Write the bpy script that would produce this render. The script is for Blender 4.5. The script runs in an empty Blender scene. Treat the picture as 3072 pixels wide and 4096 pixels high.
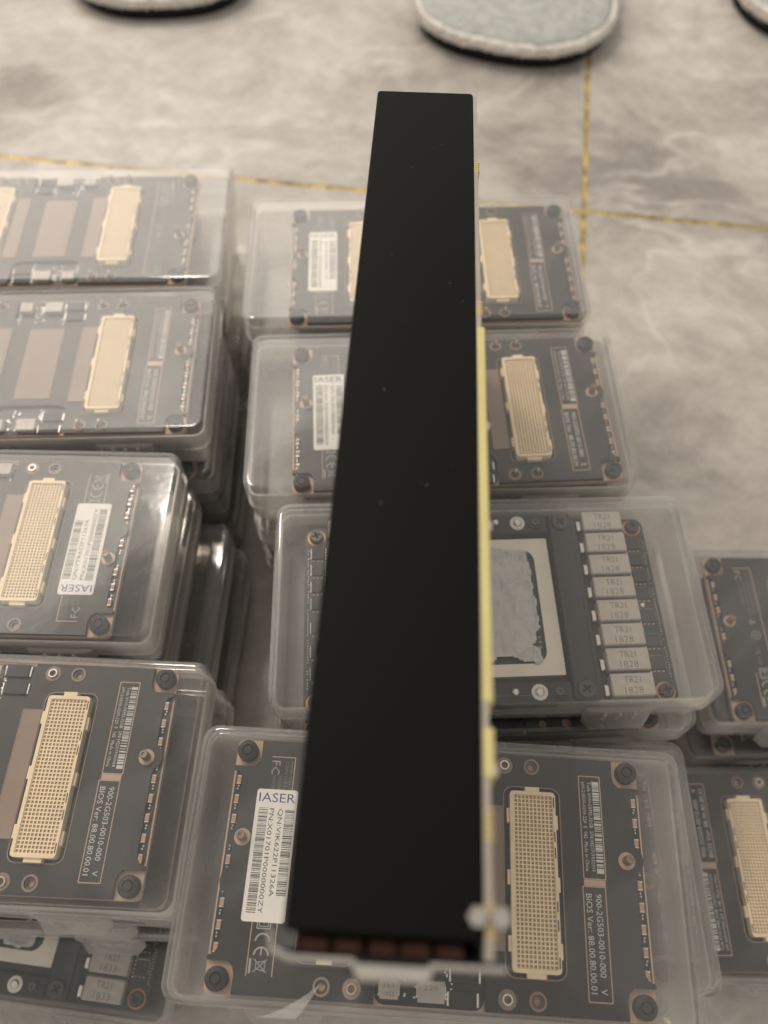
import bpy, bmesh, math, random
from mathutils import Vector, Matrix
from mathutils.geometry import tessellate_polygon
R = math.radians
MM = 0.001
random.seed(7)
S = bpy.context.scene
COL = S.collection

# ------------------------------------------------------------------ camera, world, lamp, exposure
cd = bpy.data.cameras.new("camera")
cam = bpy.data.objects.new("camera", cd); COL.objects.link(cam)
cam.location = (0, 0, 0.404)
cam.rotation_euler = (R(30), 0, 0)
cd.sensor_fit = 'VERTICAL'; cd.sensor_height = 36; cd.lens = 29.0
cd.clip_start = 0.01; cd.clip_end = 50
cd.dof.use_dof = True; cd.dof.focus_distance = 0.283; cd.dof.aperture_fstop = 7.6
S.camera = cam
W = bpy.data.worlds.new("World"); S.world = W; W.use_nodes = True
bg = W.node_tree.nodes["Background"]
bg.inputs[0].default_value = (1.0, 0.945, 0.885, 1); bg.inputs[1].default_value = 0.70
ld = bpy.data.lights.new("ceiling_lamp", 'AREA'); ld.shape = 'RECTANGLE'; ld.size = 2.8; ld.size_y = 1.5
ld.energy = 36; ld.color = (1.0, 0.92, 0.83)
lamp = bpy.data.objects.new("ceiling_lamp", ld); COL.objects.link(lamp)
lamp.location = (-1.15, 1.5, 1.55)
lamp.rotation_euler = (Vector((0.05, 0.25, 0)) - lamp.location).to_track_quat('-Z', 'Y').to_euler()
dd_ = bpy.data.lights.new("ceiling_downlight", 'AREA'); dd_.shape = 'DISK'; dd_.size = 0.16; dd_.energy = 10; dd_.color = (1.0, 0.91, 0.80)
down = bpy.data.objects.new("ceiling_downlight", dd_); COL.objects.link(down)
down.location = (-0.5, 1.15, 1.8)
down.rotation_euler = (Vector((0.0, 0.25, 0)) - down.location).to_track_quat('-Z', 'Y').to_euler()
S.view_settings.view_transform = 'Standard'; S.view_settings.look = 'None'
S.view_settings.exposure = -0.1; S.view_settings.gamma = 1
S.cycles.transparent_max_bounces = 64
S.cycles.max_bounces = 8; S.cycles.diffuse_bounces = 4; S.cycles.glossy_bounces = 3; S.cycles.transmission_bounces = 8
S.cycles.sample_clamp_indirect = 4

# ------------------------------------------------------------------ materials
def nt(name):
    m = bpy.data.materials.new(name); m.use_nodes = True
    return m, m.node_tree, m.node_tree.nodes["Principled BSDF"]
def link(t, a, b): t.links.new(a, b)
def mat(name, col, rough=0.5, metal=0.0, spec=0.5, noise=0.0, scale=200, bump=0.0, bscale=600, rnoise=0.0):
    m, t, p = nt(name)
    p.inputs["Base Color"].default_value = (*col, 1); p.inputs["Roughness"].default_value = rough
    p.inputs["Metallic"].default_value = metal; p.inputs["Specular IOR Level"].default_value = spec
    if noise or bump or rnoise:
        tc = t.nodes.new("ShaderNodeTexCoord")
        n = t.nodes.new("ShaderNodeTexNoise"); n.inputs["Scale"].default_value = scale; n.inputs["Detail"].default_value = 5
        link(t, tc.outputs["Object"], n.inputs["Vector"])
        if noise:
            r = t.nodes.new("ShaderNodeMapRange"); r.inputs[1].default_value = .3; r.inputs[2].default_value = .7
            r.inputs[3].default_value = 1 - noise; r.inputs[4].default_value = 1 + noise
            link(t, n.outputs[0], r.inputs[0])
            x = t.nodes.new("ShaderNodeVectorMath"); x.operation = 'SCALE'; x.inputs[0].default_value = col
            link(t, r.outputs[0], x.inputs["Scale"]); link(t, x.outputs[0], p.inputs["Base Color"])
        if rnoise:
            r = t.nodes.new("ShaderNodeMapRange"); r.inputs[1].default_value = .3; r.inputs[2].default_value = .7
            r.inputs[3].default_value = max(0.02, rough - rnoise); r.inputs[4].default_value = rough + rnoise
            link(t, n.outputs[0], r.inputs[0]); link(t, r.outputs[0], p.inputs["Roughness"])
        if bump:
            n2 = t.nodes.new("ShaderNodeTexNoise"); n2.inputs["Scale"].default_value = bscale; n2.inputs["Detail"].default_value = 4
            link(t, tc.outputs["Object"], n2.inputs["Vector"])
            b = t.nodes.new("ShaderNodeBump"); b.inputs["Strength"].default_value = bump; b.inputs["Distance"].default_value = 0.0005
            link(t, n2.outputs[0], b.inputs["Height"]); link(t, b.outputs[0], p.inputs["Normal"])
    return m

def plastic(name, base, edge, col, rough, clear=(.985, .98, .97)):
    """frosted clear polypropylene: part of the light goes straight through, part is scattered, the rest reflected"""
    m, t, p = nt(name); t.nodes.remove(p); out = t.nodes["Material Output"]
    tr = t.nodes.new("ShaderNodeBsdfTransparent"); tr.inputs[0].default_value = (*clear, 1)
    df = t.nodes.new("ShaderNodeBsdfDiffuse"); df.inputs[0].default_value = (*col, 1)
    tl = t.nodes.new("ShaderNodeBsdfTranslucent"); tl.inputs[0].default_value = (*col, 1)
    sc = t.nodes.new("ShaderNodeMixShader"); sc.inputs[0].default_value = .45
    link(t, df.outputs[0], sc.inputs[1]); link(t, tl.outputs[0], sc.inputs[2])
    lw = t.nodes.new("ShaderNodeLayerWeight"); lw.inputs[0].default_value = .28
    tc = t.nodes.new("ShaderNodeTexCoord")
    n = t.nodes.new("ShaderNodeTexNoise"); n.inputs["Scale"].default_value = 22; n.inputs["Detail"].default_value = 4; n.inputs["Distortion"].default_value = 1.2
    link(t, tc.outputs["Object"], n.inputs["Vector"])
    nr = t.nodes.new("ShaderNodeMapRange"); nr.inputs[1].default_value = .3; nr.inputs[2].default_value = .75
    nr.inputs[3].default_value = base * .72; nr.inputs[4].default_value = base * 1.35
    link(t, n.outputs[0], nr.inputs[0])
    mr = t.nodes.new("ShaderNodeMath"); mr.operation = 'MULTIPLY_ADD'; mr.inputs[1].default_value = edge
    fl_ = t.nodes.new("ShaderNodeTexNoise"); fl_.inputs["Scale"].default_value = 9; fl_.inputs["Detail"].default_value = 3; fl_.inputs["Distortion"].default_value = 2.6
    link(t, tc.outputs["Object"], fl_.inputs["Vector"])
    fm_ = t.nodes.new("ShaderNodeMapRange"); fm_.inputs[1].default_value = .52; fm_.inputs[2].default_value = .60; fm_.inputs[3].default_value = 0; fm_.inputs[4].default_value = .022
    link(t, fl_.outputs[0], fm_.inputs[0])
    ad_ = t.nodes.new("ShaderNodeMath"); ad_.operation = 'ADD'; link(t, nr.outputs[0], ad_.inputs[0]); link(t, fm_.outputs[0], ad_.inputs[1])
    link(t, lw.outputs["Facing"], mr.inputs[0]); link(t, ad_.outputs[0], mr.inputs[2])
    mx = t.nodes.new("ShaderNodeMixShader")
    link(t, mr.outputs[0], mx.inputs[0]); link(t, tr.outputs[0], mx.inputs[1]); link(t, sc.outputs[0], mx.inputs[2])
    gl = t.nodes.new("ShaderNodeBsdfGlossy"); gl.inputs[0].default_value = (1, 1, 1, 1); gl.inputs["Roughness"].default_value = rough
    n2 = t.nodes.new("ShaderNodeTexNoise"); n2.inputs["Scale"].default_value = 60; n2.inputs["Detail"].default_value = 3
    link(t, tc.outputs["Object"], n2.inputs["Vector"])
    b = t.nodes.new("ShaderNodeBump"); b.inputs["Strength"].default_value = .12; b.inputs["Distance"].default_value = .001
    link(t, n2.outputs[0], b.inputs["Height"]); link(t, b.outputs[0], gl.inputs["Normal"])
    fr = t.nodes.new("ShaderNodeFresnel"); ge = t.nodes.new("ShaderNodeNewGeometry")
    ir = t.nodes.new("ShaderNodeMapRange"); ir.inputs[3].default_value = 1.40; ir.inputs[4].default_value = 1 / 1.40
    link(t, ge.outputs["Backfacing"], ir.inputs[0]); link(t, ir.outputs[0], fr.inputs[0])
    m2 = t.nodes.new("ShaderNodeMixShader")
    link(t, fr.outputs[0], m2.inputs[0]); link(t, mx.outputs[0], m2.inputs[1]); link(t, gl.outputs[0], m2.inputs[2])
    link(t, m2.outputs[0], out.inputs[0])
    return m

def marble():
    m, t, p = nt("grey_marble_tile")
    N = t.nodes.new
    g = N("ShaderNodeNewGeometry")
    w = N("ShaderNodeTexNoise"); w.inputs["Scale"].default_value = 5; w.inputs["Detail"].default_value = 5
    link(t, g.outputs["Position"], w.inputs["Vector"])
    ws = N("ShaderNodeVectorMath"); ws.operation = 'MULTIPLY_ADD'; ws.inputs[1].default_value = (.11, .11, .11)
    link(t, w.outputs["Color"], ws.inputs[0]); link(t, g.outputs["Position"], ws.inputs[2])
    st = N("ShaderNodeMapping"); st.inputs["Scale"].default_value = (1.0, 1.55, 1); st.inputs["Rotation"].default_value = (0, 0, R(28))
    link(t, ws.outputs[0], st.inputs[0])
    n = N("ShaderNodeTexNoise"); n.inputs["Scale"].default_value = 5.0; n.inputs["Detail"].default_value = 11; n.inputs["Roughness"].default_value = .62; n.inputs["Distortion"].default_value = .15
    link(t, st.outputs[0], n.inputs["Vector"])
    r = N("ShaderNodeValToRGB"); e = r.color_ramp.elements
    e[0].position = .37; e[0].color = (.275, .25, .22, 1)
    e[1].position = .67; e[1].color = (.62, .58, .53, 1)
    a = e.new(.455); a.color = (.41, .376, .332, 1)
    a = e.new(.56); a.color = (.49, .452, .402, 1)
    link(t, n.outputs[0], r.inputs[0])
    # pale veins
    v = N("ShaderNodeTexNoise"); v.inputs["Scale"].default_value = 4.2; v.inputs["Detail"].default_value = 6; v.inputs["Distortion"].default_value = .9
    link(t, st.outputs[0], v.inputs["Vector"])
    a1 = N("ShaderNodeMath"); a1.operation = 'SUBTRACT'; a1.inputs[1].default_value = .5; link(t, v.outputs[0], a1.inputs[0])
    a2 = N("ShaderNodeMath"); a2.operation = 'ABSOLUTE'; link(t, a1.outputs[0], a2.inputs[0])
    vr = N("ShaderNodeMapRange"); vr.inputs[1].default_value = 0; vr.inputs[2].default_value = .022; vr.inputs[3].default_value = .5; vr.inputs[4].default_value = 0
    link(t, a2.outputs[0], vr.inputs[0])
    br = N("ShaderNodeTexNoise"); br.inputs["Scale"].default_value = 7; link(t, g.outputs["Position"], br.inputs["Vector"])
    bm = N("ShaderNodeMapRange"); bm.inputs[1].default_value = .42; bm.inputs[2].default_value = .62; link(t, br.outputs[0], bm.inputs[0])
    vm = N("ShaderNodeMath"); vm.operation = 'MULTIPLY'; link(t, vr.outputs[0], vm.inputs[0]); link(t, bm.outputs[0], vm.inputs[1])
    mx = N("ShaderNodeMix"); mx.data_type = 'RGBA'; link(t, vm.outputs[0], mx.inputs[0]); link(t, r.outputs[0], mx.inputs[6])
    mx.inputs[7].default_value = (.66, .62, .57, 1)
    # fine dark crackle and speckle that shows close up
    c = N("ShaderNodeTexNoise"); c.inputs["Scale"].default_value = 55; c.inputs["Detail"].default_value = 8; c.inputs["Roughness"].default_value = .7
    link(t, ws.outputs[0], c.inputs["Vector"])
    cr = N("ShaderNodeMapRange"); cr.inputs[1].default_value = .32; cr.inputs[2].default_value = .68; cr.inputs[3].default_value = .8; cr.inputs[4].default_value = 1.12
    link(t, c.outputs[0], cr.inputs[0])
    ms = N("ShaderNodeVectorMath"); ms.operation = 'SCALE'; link(t, mx.outputs[2], ms.inputs[0]); link(t, cr.outputs[0], ms.inputs["Scale"])
    link(t, ms.outputs[0], p.inputs["Base Color"])
    p.inputs["Roughness"].default_value = .42; p.inputs["Specular IOR Level"].default_value = .35
    b = N("ShaderNodeBump"); b.inputs["Strength"].default_value = .15; b.inputs["Distance"].default_value = .001
    link(t, c.outputs[0], b.inputs["Height"]); link(t, b.outputs[0], p.inputs["Normal"])
    return m

def glitter():
    m, t, p = nt("gold_glitter_grout")
    N = t.nodes.new
    g = N("ShaderNodeNewGeometry")
    v = N("ShaderNodeTexVoronoi"); v.inputs["Scale"].default_value = 900; link(t, g.outputs["Position"], v.inputs["Vector"])
    sx = N("ShaderNodeSeparateColor"); link(t, v.outputs["Color"], sx.inputs[0])
    r = N("ShaderNodeValToRGB"); e = r.color_ramp.elements
    e[0].color = (.30, .215, .07, 1); e[1].color = (.72, .52, .16, 1)
    link(t, sx.outputs[0], r.inputs[0])
    gn = N("ShaderNodeTexNoise"); gn.inputs["Scale"].default_value = 75; gn.inputs["Detail"].default_value = 3; link(t, g.outputs["Position"], gn.inputs["Vector"])
    gr = N("ShaderNodeMapRange"); gr.inputs[1].default_value = .35; gr.inputs[2].default_value = .65; gr.inputs[3].default_value = .5; gr.inputs[4].default_value = 1.25; link(t, gn.outputs[0], gr.inputs[0])
    gs = N("ShaderNodeVectorMath"); gs.operation = 'SCALE'; link(t, r.outputs[0], gs.inputs[0]); link(t, gr.outputs[0], gs.inputs["Scale"]); link(t, gs.outputs[0], p.inputs["Base Color"])
    vs = N("ShaderNodeVectorMath"); vs.operation = 'SUBTRACT'; vs.inputs[1].default_value = (.5, .5, .5); link(t, v.outputs["Color"], vs.inputs[0])
    va = N("ShaderNodeVectorMath"); va.operation = 'MULTIPLY_ADD'; va.inputs[1].default_value = (.8, .8, .3); link(t, vs.outputs[0], va.inputs[0]); link(t, g.outputs["Normal"], va.inputs[2])
    vn = N("ShaderNodeVectorMath"); vn.operation = 'NORMALIZE'; link(t, va.outputs[0], vn.inputs[0]); link(t, vn.outputs[0], p.inputs["Normal"])
    p.inputs["Metallic"].default_value = .5; p.inputs["Roughness"].default_value = .4
    return m

def sticker_ink():
    m, t, p = nt("blue_print_ink")
    N = t.nodes.new
    tc = N("ShaderNodeTexCoord"); sp = N("ShaderNodeSeparateXYZ"); link(t, tc.outputs["Generated"], sp.inputs[0])
    r = N("ShaderNodeValToRGB"); e = r.color_ramp.elements
    e[0].color = (.03, .07, .36, 1); e[1].color = (.03, .035, .06, 1)
    link(t, sp.outputs[1], r.inputs[0]); link(t, r.outputs[0], p.inputs["Base Color"]); p.inputs["Roughness"].default_value = .5
    return m

def knit():
    m, t, p = nt("grey_green_terry")
    N = t.nodes.new
    tc = N("ShaderNodeTexCoord")
    n = N("ShaderNodeTexNoise"); n.inputs["Scale"].default_value = 420; n.inputs["Detail"].default_value = 4; link(t, tc.outputs["Object"], n.inputs["Vector"])
    n2 = N("ShaderNodeTexNoise"); n2.inputs["Scale"].default_value = 90; link(t, tc.outputs["Object"], n2.inputs["Vector"])
    ad = N("ShaderNodeMath"); ad.operation = 'ADD'; link(t, n.outputs[0], ad.inputs[0]); link(t, n2.outputs[0], ad.inputs[1])
    r = N("ShaderNodeValToRGB"); e = r.color_ramp.elements
    e[0].position = .35; e[0].color = (.35, .365, .335, 1); e[1].position = .66; e[1].color = (.54, .545, .50, 1)
    hf = N("ShaderNodeMath"); hf.operation = 'MULTIPLY'; hf.inputs[1].default_value = .5; link(t, ad.outputs[0], hf.inputs[0])
    link(t, hf.outputs[0], r.inputs[0]); link(t, r.outputs[0], p.inputs["Base Color"]); p.inputs["Roughness"].default_value = .95
    p.inputs["Specular IOR Level"].default_value = .1
    b = N("ShaderNodeBump"); b.inputs["Strength"].default_value = .9; b.inputs["Distance"].default_value = .003
    link(t, n.outputs[0], b.inputs["Height"]); link(t, b.outputs[0], p.inputs["Normal"])
    return m

M = dict(
    lid=plastic("frosted_clear_lid", .006, .32, (.98, .965, .94), .09),
    tray=plastic("frosted_clear_tray", .16, .34, (.95, .93, .90), .2, (.82, .81, .79)),
    lid_reflection=plastic("translucent_reflection_wedge", .16, .3, (.95, .93, .90), .2),  # for the sheet that stands in for a lid reflection
    marble=marble(), gold=glitter(), ink=sticker_ink(), terry=knit(),
    mortar=mat("mortar_bed", (.25, .22, .19), .9),
    plate=mat("matt_black_plate", (.022, .020, .018), .42, 0, .45, .25, 60, 0, 900, .08),
    board=mat("bare_copper_toned_board", (.46, .32, .235), .45, .1, .5, .12, 90),
    black=mat("black_solder_mask", (.012, .013, .013), .35, 0, .5, .2, 120),
    chip=mat("black_chip_epoxy", (.020, .020, .020), .5, 0, .4, .2, 300),
    screwhead=mat("blackened_screw", (.045, .044, .042), .33, .35, .6, .2, 300),
    studmetal=mat("dull_bronze_stud", (.27, .205, .15), .45, .5, .5, .15, 400),
    rubber=mat("black_rubber", (.020, .020, .020), .55, 0, .4, .2, 300),
    cream=mat("cream_nylon", (.83, .69, .48), .5, 0, .35, .06, 150),
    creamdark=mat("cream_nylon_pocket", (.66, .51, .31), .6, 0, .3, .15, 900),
    copper=mat("orange_copper_pad", (.50, .235, .105), .38, .35, .5, .15, 400),
    strip=mat("tan_pad", (.27, .195, .15), .5, 0, .4, .08, 60),
    steel=mat("bright_steel", (.62, .58, .53), .25, 1, .5, .1, 300),
    darksteel=mat("dark_steel", (.10, .095, .09), .35, .8, .5, .1, 300),
    solder=mat("solder_joint", (.72, .69, .64), .28, 1, .5, .2, 900),
    capbody=mat("tan_ceramic", (.42, .265, .175), .5, 0, .4, .1, 700),
    white=mat("white_print", (.55, .54, .52), .6),
    dimprint=mat("faint_grey_print", (.16, .15, .14), .6),
    midprint=mat("grey_print", (.32, .31, .29), .6),
    label=mat("white_paper_label", (.80, .77, .72), .55, 0, .3, .03, 200),
    inkblack=mat("black_print_ink", (.02, .02, .022), .6),
    induct=mat("grey_ferrite_block", (.40, .365, .325), .42, .15, .5, .08, 250, .1, 2500),
    inductpr=mat("dark_marking", (.17, .145, .125), .6),
    frame=mat("nickel_frame", (.66, .60, .51), .33, .55, .5, .04, 80),
    teal=mat("teal_substrate", (.010, .055, .060), .4, 0, .5, .2, 150),
    paste=mat("grey_thermal_paste", (.50, .49, .475), .3, .1, .6, .14, 160, .15, 350, .14),
    nylon=mat("white_nylon_washer", (.70, .66, .60), .45),
    shroud=mat("matt_black_shroud", (.005, .0046, .004), .5, 0, .06),
    pcbedge=mat("pale_board_edge", (.34, .30, .245), .55, 0, .4, .08, 120),
    brass=mat("gold_contact", (.62, .45, .17), .35, .6),
    yellow=mat("yellow_polymer_edge", (.55, .48, .20), .5, 0, .4, .06, 60),
    fin=mat("copper_fin", (.075, .032, .02), .35, .7, .5, .2, 200),
    plated=mat("zinc_plated_bracket", (.52, .48, .43), .22, .95, .5, .1, 100),
    fleece=mat("white_fleece", (.70, .66, .60), .95, 0, .1, .15, 300),
    sole=mat("black_foam_sole", (.010, .0095, .009), .8, 0, .2),
)

# ------------------------------------------------------------------ mesh helpers (millimetres)
def rrect(x0, x1, y0, y1, r, n=5):
    r = min(r, (x1 - x0) / 2 - 1e-4, (y1 - y0) / 2 - 1e-4)
    out = []
    for cx, cy, a in ((x1 - r, y1 - r, 0), (x0 + r, y1 - r, 90), (x0 + r, y0 + r, 180), (x1 - r, y0 + r, 270)):
        for k in range(n + 1):
            t = R(a + 90 * k / n); out.append((cx + r * math.cos(t), cy + r * math.sin(t)))
    return out
def circ(cx, cy, r, n=20, a0=0):
    return [(cx + r * math.cos(2 * math.pi * k / n + a0), cy + r * math.sin(2 * math.pi * k / n + a0)) for k in range(n)]
def rev(p): return list(reversed(p))

class MB:
    def __init__(s): s.v = []; s.f = []; s.m = []
    def add(s, verts, faces, mi=0):
        o = len(s.v); s.v += [tuple(v) for v in verts]
        for f in faces: s.f.append([i + o for i in f]); s.m.append(mi)
    def prism(s, outer, z0, z1, holes=(), mi=0, bottom=True):
        loops = [outer] + [rev(h) for h in holes]
        flat = [p for l in loops for p in l]; n = len(flat)
        v = [(x, y, z0) for x, y in flat] + [(x, y, z1) for x, y in flat]
        f = []
        if holes:
            tris = tessellate_polygon([[Vector((x, y, 0)) for x, y in l] for l in loops])
            for t in tris:
                a, b, c = (Vector(flat[i]) for i in t)
                if (b - a).cross(c - a) < 0: t = (t[0], t[2], t[1])
                f.append([i + n for i in t])
                if bottom: f.append([i for i in reversed(t)])
        else:
            f.append([i + n for i in range(n)])
            if bottom: f.append(list(reversed(range(n))))
        k = 0
        for l in loops:
            q = len(l)
            for i in range(q):
                a, b = k + i, k + (i + 1) % q
                f.append([a, b, b + n, a + n])
            k += q
        s.add(v, f, mi); return s
    def box(s, x0, x1, y0, y1, z0, z1, mi=0, b=0):
        if b:
            rings = [(rrect(x0 + b, x1 - b, y0 + b, y1 - b, b, 1), z0), (rrect(x0, x1, y0, y1, b, 1), z0 + b), (rrect(x0, x1, y0, y1, b, 1), z1 - b), (rrect(x0 + b, x1 - b, y0 + b, y1 - b, b, 1), z1)]
            return s.loft(rings, mi=mi)
        return s.prism([(x0, y0), (x1, y0), (x1, y1), (x0, y1)], z0, z1, mi=mi)
    def loft(s, rings, cap0=True, cap1=True, mi=0):
        n = len(rings[0][0]); v = []; f = []
        for l, z in rings: v += [(x, y, z) for x, y in l]
        for k in range(len(rings) - 1):
            for i in range(n):
                a, b = k * n + i, k * n + (i + 1) % n
                f.append([a, b, b + n, a + n])
        if cap0: f.append(list(reversed(range(n))))
        if cap1: f.append([(len(rings) - 1) * n + i for i in range(n)])
        s.add(v, f, mi); return s
    def cyl(s, cx, cy, r, z0, z1, n=20, mi=0, bev=0):
        if bev: return s.loft([(circ(cx, cy, r, n), z0), (circ(cx, cy, r, n), z1 - bev), (circ(cx, cy, r - bev, n), z1)], mi=mi)
        return s.prism(circ(cx, cy, r, n), z0, z1, mi=mi)
    def ring(s, cx, cy, r0, r1, z0, z1, n=24, mi=0):
        v = []; f = []
        for r, z in ((r1, z0), (r1, z1), (r0, z1), (r0, z0)): v += [(x, y, z) for x, y in circ(cx, cy, r, n)]
        for k in range(4):
            for i in range(n):
                a, b, c, d = k * n + i, k * n + (i + 1) % n, ((k + 1) % 4) * n + (i + 1) % n, ((k + 1) % 4) * n + i
                f.append([a, b, c, d])
        s.add(v, f, mi); return s
    def arc(s, cx, cy, r0, r1, a0, a1, z0, z1, n=16, mi=0):
        o = [(cx + r1 * math.cos(R(a0 + (a1 - a0) * k / n)), cy + r1 * math.sin(R(a0 + (a1 - a0) * k / n))) for k in range(n + 1)]
        i = [(cx + r0 * math.cos(R(a0 + (a1 - a0) * k / n)), cy + r0 * math.sin(R(a0 + (a1 - a0) * k / n))) for k in range(n + 1)]
        v = [(*p, z1) for p in o] + [(*p, z1) for p in i]; f = []
        for k in range(n): f.append([k, k + 1, n + 2 + k, n + 1 + k])
        s.add(v, f, mi); return s
    def frame(s, x0, x1, y0, y1, w, z0, z1, mi=0, r=.3):
        return s.prism(rrect(x0, x1, y0, y1, r, 2), z0, z1, holes=[rrect(x0 + w, x1 - w, y0 + w, y1 - w, r, 2)], mi=mi, bottom=False)
    def bar(s, p, q, w, z, mi=0):
        p = Vector(p); q = Vector(q); d = (q - p).normalized(); n = Vector((-d.y, d.x)) * w / 2
        s.add([(*(p - n), z), (*(q - n), z), (*(q + n), z), (*(p + n), z)], [[0, 1, 2, 3]], mi); return s
    def text(s, body, x, y, z, size=None, length=None, height=None, rot=-90, mi=0, res=1):
        """flat lettering: start of the baseline at x,y; rot -90 reads downwards"""
        tv, tf = text_geo(body, res)
        xs = [v[0] for v in tv]; w = max(xs) - min(xs); x0 = min(xs)
        hy = size if size else height
        sx = (length / w) if length else hy; sy = hy if hy else sx
        c, sn = math.cos(R(rot)), math.sin(R(rot))
        s.add([(x + (v[0] - x0) * sx * c - v[1] * sy * sn, y + (v[0] - x0) * sx * sn + v[1] * sy * c, z) for v in tv], tf, mi); return s
    def build(s, name, *mats, smooth=None):
        me = bpy.data.meshes.new(name)
        me.from_pydata([(x * MM, y * MM, z * MM) for x, y, z in s.v], [], s.f)
        for m in mats: me.materials.append(M[m])
        me.polygons.foreach_set("material_index", s.m)
        if smooth is not None:
            me.polygons.foreach_set("use_smooth", [True] * len(s.f)); me.set_sharp_from_angle(angle=R(smooth)); me.polygons.foreach_set("use_smooth", [len(f) < 16 for f in s.f])
        me.update(); return me

_tc = {}
def text_geo(body, res):
    if (body, res) not in _tc:
        cu = bpy.data.curves.new("print", 'FONT'); cu.body = body; cu.size = 1; cu.resolution_u = res; cu.fill_mode = 'FRONT'
        o = bpy.data.objects.new("print", cu); me = bpy.data.meshes.new_from_object(o)
        _tc[(body, res)] = ([tuple(v.co) for v in me.vertices], [list(p.vertices) for p in me.polygons])
        bpy.data.objects.remove(o); bpy.data.meshes.remove(me); bpy.data.curves.remove(cu)
    return _tc[(body, res)]

def ob(name, me, parent=None, loc=(0, 0, 0), rz=0, kind=None, label=None, scale=None):
    o = bpy.data.objects.new(name, me); COL.objects.link(o)
    o.location = [c * MM for c in loc]; o.rotation_euler[2] = R(rz)
    if scale: o.scale = scale
    if parent: o.parent = parent
    if kind: o["kind"] = kind
    if label: o["label"] = label
    return o
def thing(name, label, cat, loc, rz=0, group=None):
    o = ob(name, None, None, loc, rz); o.empty_display_size = .01
    o["label"] = label; o["category"] = cat
    if group: o["group"] = group
    return o
class Part:
    def __init__(s, name, me, loc=(0, 0, 0), rz=0, kids=(), kind=None, label=None):
        s.name, s.me, s.loc, s.rz, s.kids, s.kind, s.label = name, me, loc, rz, list(kids), kind, label
    def put(s, parent):
        o = ob(s.name, s.me, parent, s.loc, s.rz, s.kind, s.label)
        for k in s.kids: k.put(o)
        return o

# ------------------------------------------------------------------ setting: tiled floor with gold grout
FA = -8.0; FX, FY = 143.3, 482.0          # grout crossing on the floor, direction of the rows
G = 1.7                                  # half joint
fl = ob("floor", MB().box(-1400, 1400, -1100, 1900, -40, -7).build("floor", "mortar"), kind="structure")
def tile_mesh(x0, x1, y0, y1):
    return MB().loft([(rrect(x0, x1, y0, y1, .6, 2), -6.9), (rrect(x0, x1, y0, y1, .6, 2), -.5), (rrect(x0 + .5, x1 - .5, y0 + .5, y1 - .5, .6, 2), 0)]).build("tile", "marble")
for x0, x1, y0, y1 in ((-900, -G, G, 900), (G, 900, G, 900), (-900, -G, -900, -G), (G, 900, -900, -G)):
    ob("tile", tile_mesh(x0, x1, y0, y1), fl, (FX, FY, 0), FA)
gm = MB().box(-900, 900, -G + .02, G - .02, -6.8, -.35)
ob("grout_line", gm.build("grout_line", "gold"), fl, (FX, FY, 0), FA)
gm = MB().box(-G + .02, G - .02, G + .05, 900, -6.8, -.35).box(-G + .02, G - .02, -900, -G - .05, -6.8, -.35)
ob("grout_line", gm.build("grout_line", "gold"), fl, (FX, FY, 0), FA)

# ------------------------------------------------------------------ clear case
CW, CD, CH = 164.5, 84.5, 29.0
def cl(i, r=5.6): return rrect(-CW / 2 + i, CW / 2 - i, -CD / 2 + i, CD / 2 - i, max(r - i * .7, 1.5), 6)
LID = MB().loft([(cl(1.2), 13.6), (cl(0), 13.6), (cl(0), 28.0), (cl(.25), 28.65), (cl(.8), 29.0), (cl(2.3), 29.0), (cl(2.6), 28.5)], cap0=False)
LID.loft([(cl(2.9), 27.5), (cl(1.9), 27.4), (cl(1.25), 26.8), (cl(1.2), 13.6)], cap0=False, cap1=False)
_n = len(cl(0)); LID.f.append([len(LID.v) - 4 * _n + i for i in reversed(range(_n))]); LID.m.append(0)
LID = LID.build("lid", "lid", smooth=50)
TRAY = MB().loft([(cl(4.2), 0), (cl(2.4), .6), (cl(1.9), 2.2), (cl(1.6), 12.2), (cl(.25), 12.4), (cl(.25), 13.4), (cl(1.45), 13.5), (cl(1.45), 22), (cl(2.2), 22), (cl(2.4), 2.2), (cl(4.4), 1.3)])
TRAY = TRAY.build("tray", "tray", smooth=50)
def latch():
    b = MB()
    prof = [(0, 19.5), (-1.5, 19.3), (-1.9, 13), (-4.6, 9.4), (-4.9, 8.2), (-3.9, 7.9), (-1.0, 10.6), (0, 12)]
    n = len(prof)
    def sect(x, k): return [(x, y * k, z) for y, z in prof]
    v = sect(-12.5, .35) + sect(-9.8, 1) + sect(9.8, 1) + sect(12.5, .35); f = []
    for k in range(3):
        for i in range(n): f.append([k * n + i, (k + 1) * n + i, (k + 1) * n + (i + 1) % n, k * n + (i + 1) % n])
    f.append(list(range(n))); f.append([3 * n + i for i in reversed(range(n))])
    b.add(v, f)
    for x in (-5.5, 0, 5.5): b.box(x - .5, x + .5, -2.6, -1.2, 12.5, 18.5)
    return b.build("latch", "tray", smooth=40)
LATCH = latch()
HINGE = MB().box(-8, -3.2, 0, 2.6, 11, 18, b=.5).box(-2.4, 2.4, 0, 3.0, 10.5, 17.4, b=.5).box(3.2, 8, 0, 2.6, 11, 18, b=.5).build("hinge", "tray")
CASE = [Part("tray", TRAY), Part("lid", LID)] + [Part("latch", LATCH, (x, -CD / 2, 0)) for x in (-46, 46)] + [Part("hinge", HINGE, (x, CD / 2, 0)) for x in (-46, 46)]
def place_case(x, y, z, rz, label):
    t = thing("clear_case", label, "plastic case", (x, y, z), rz, "clear plastic cases of accelerator modules")
    for p in CASE: p.put(t)
    return t

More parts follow.
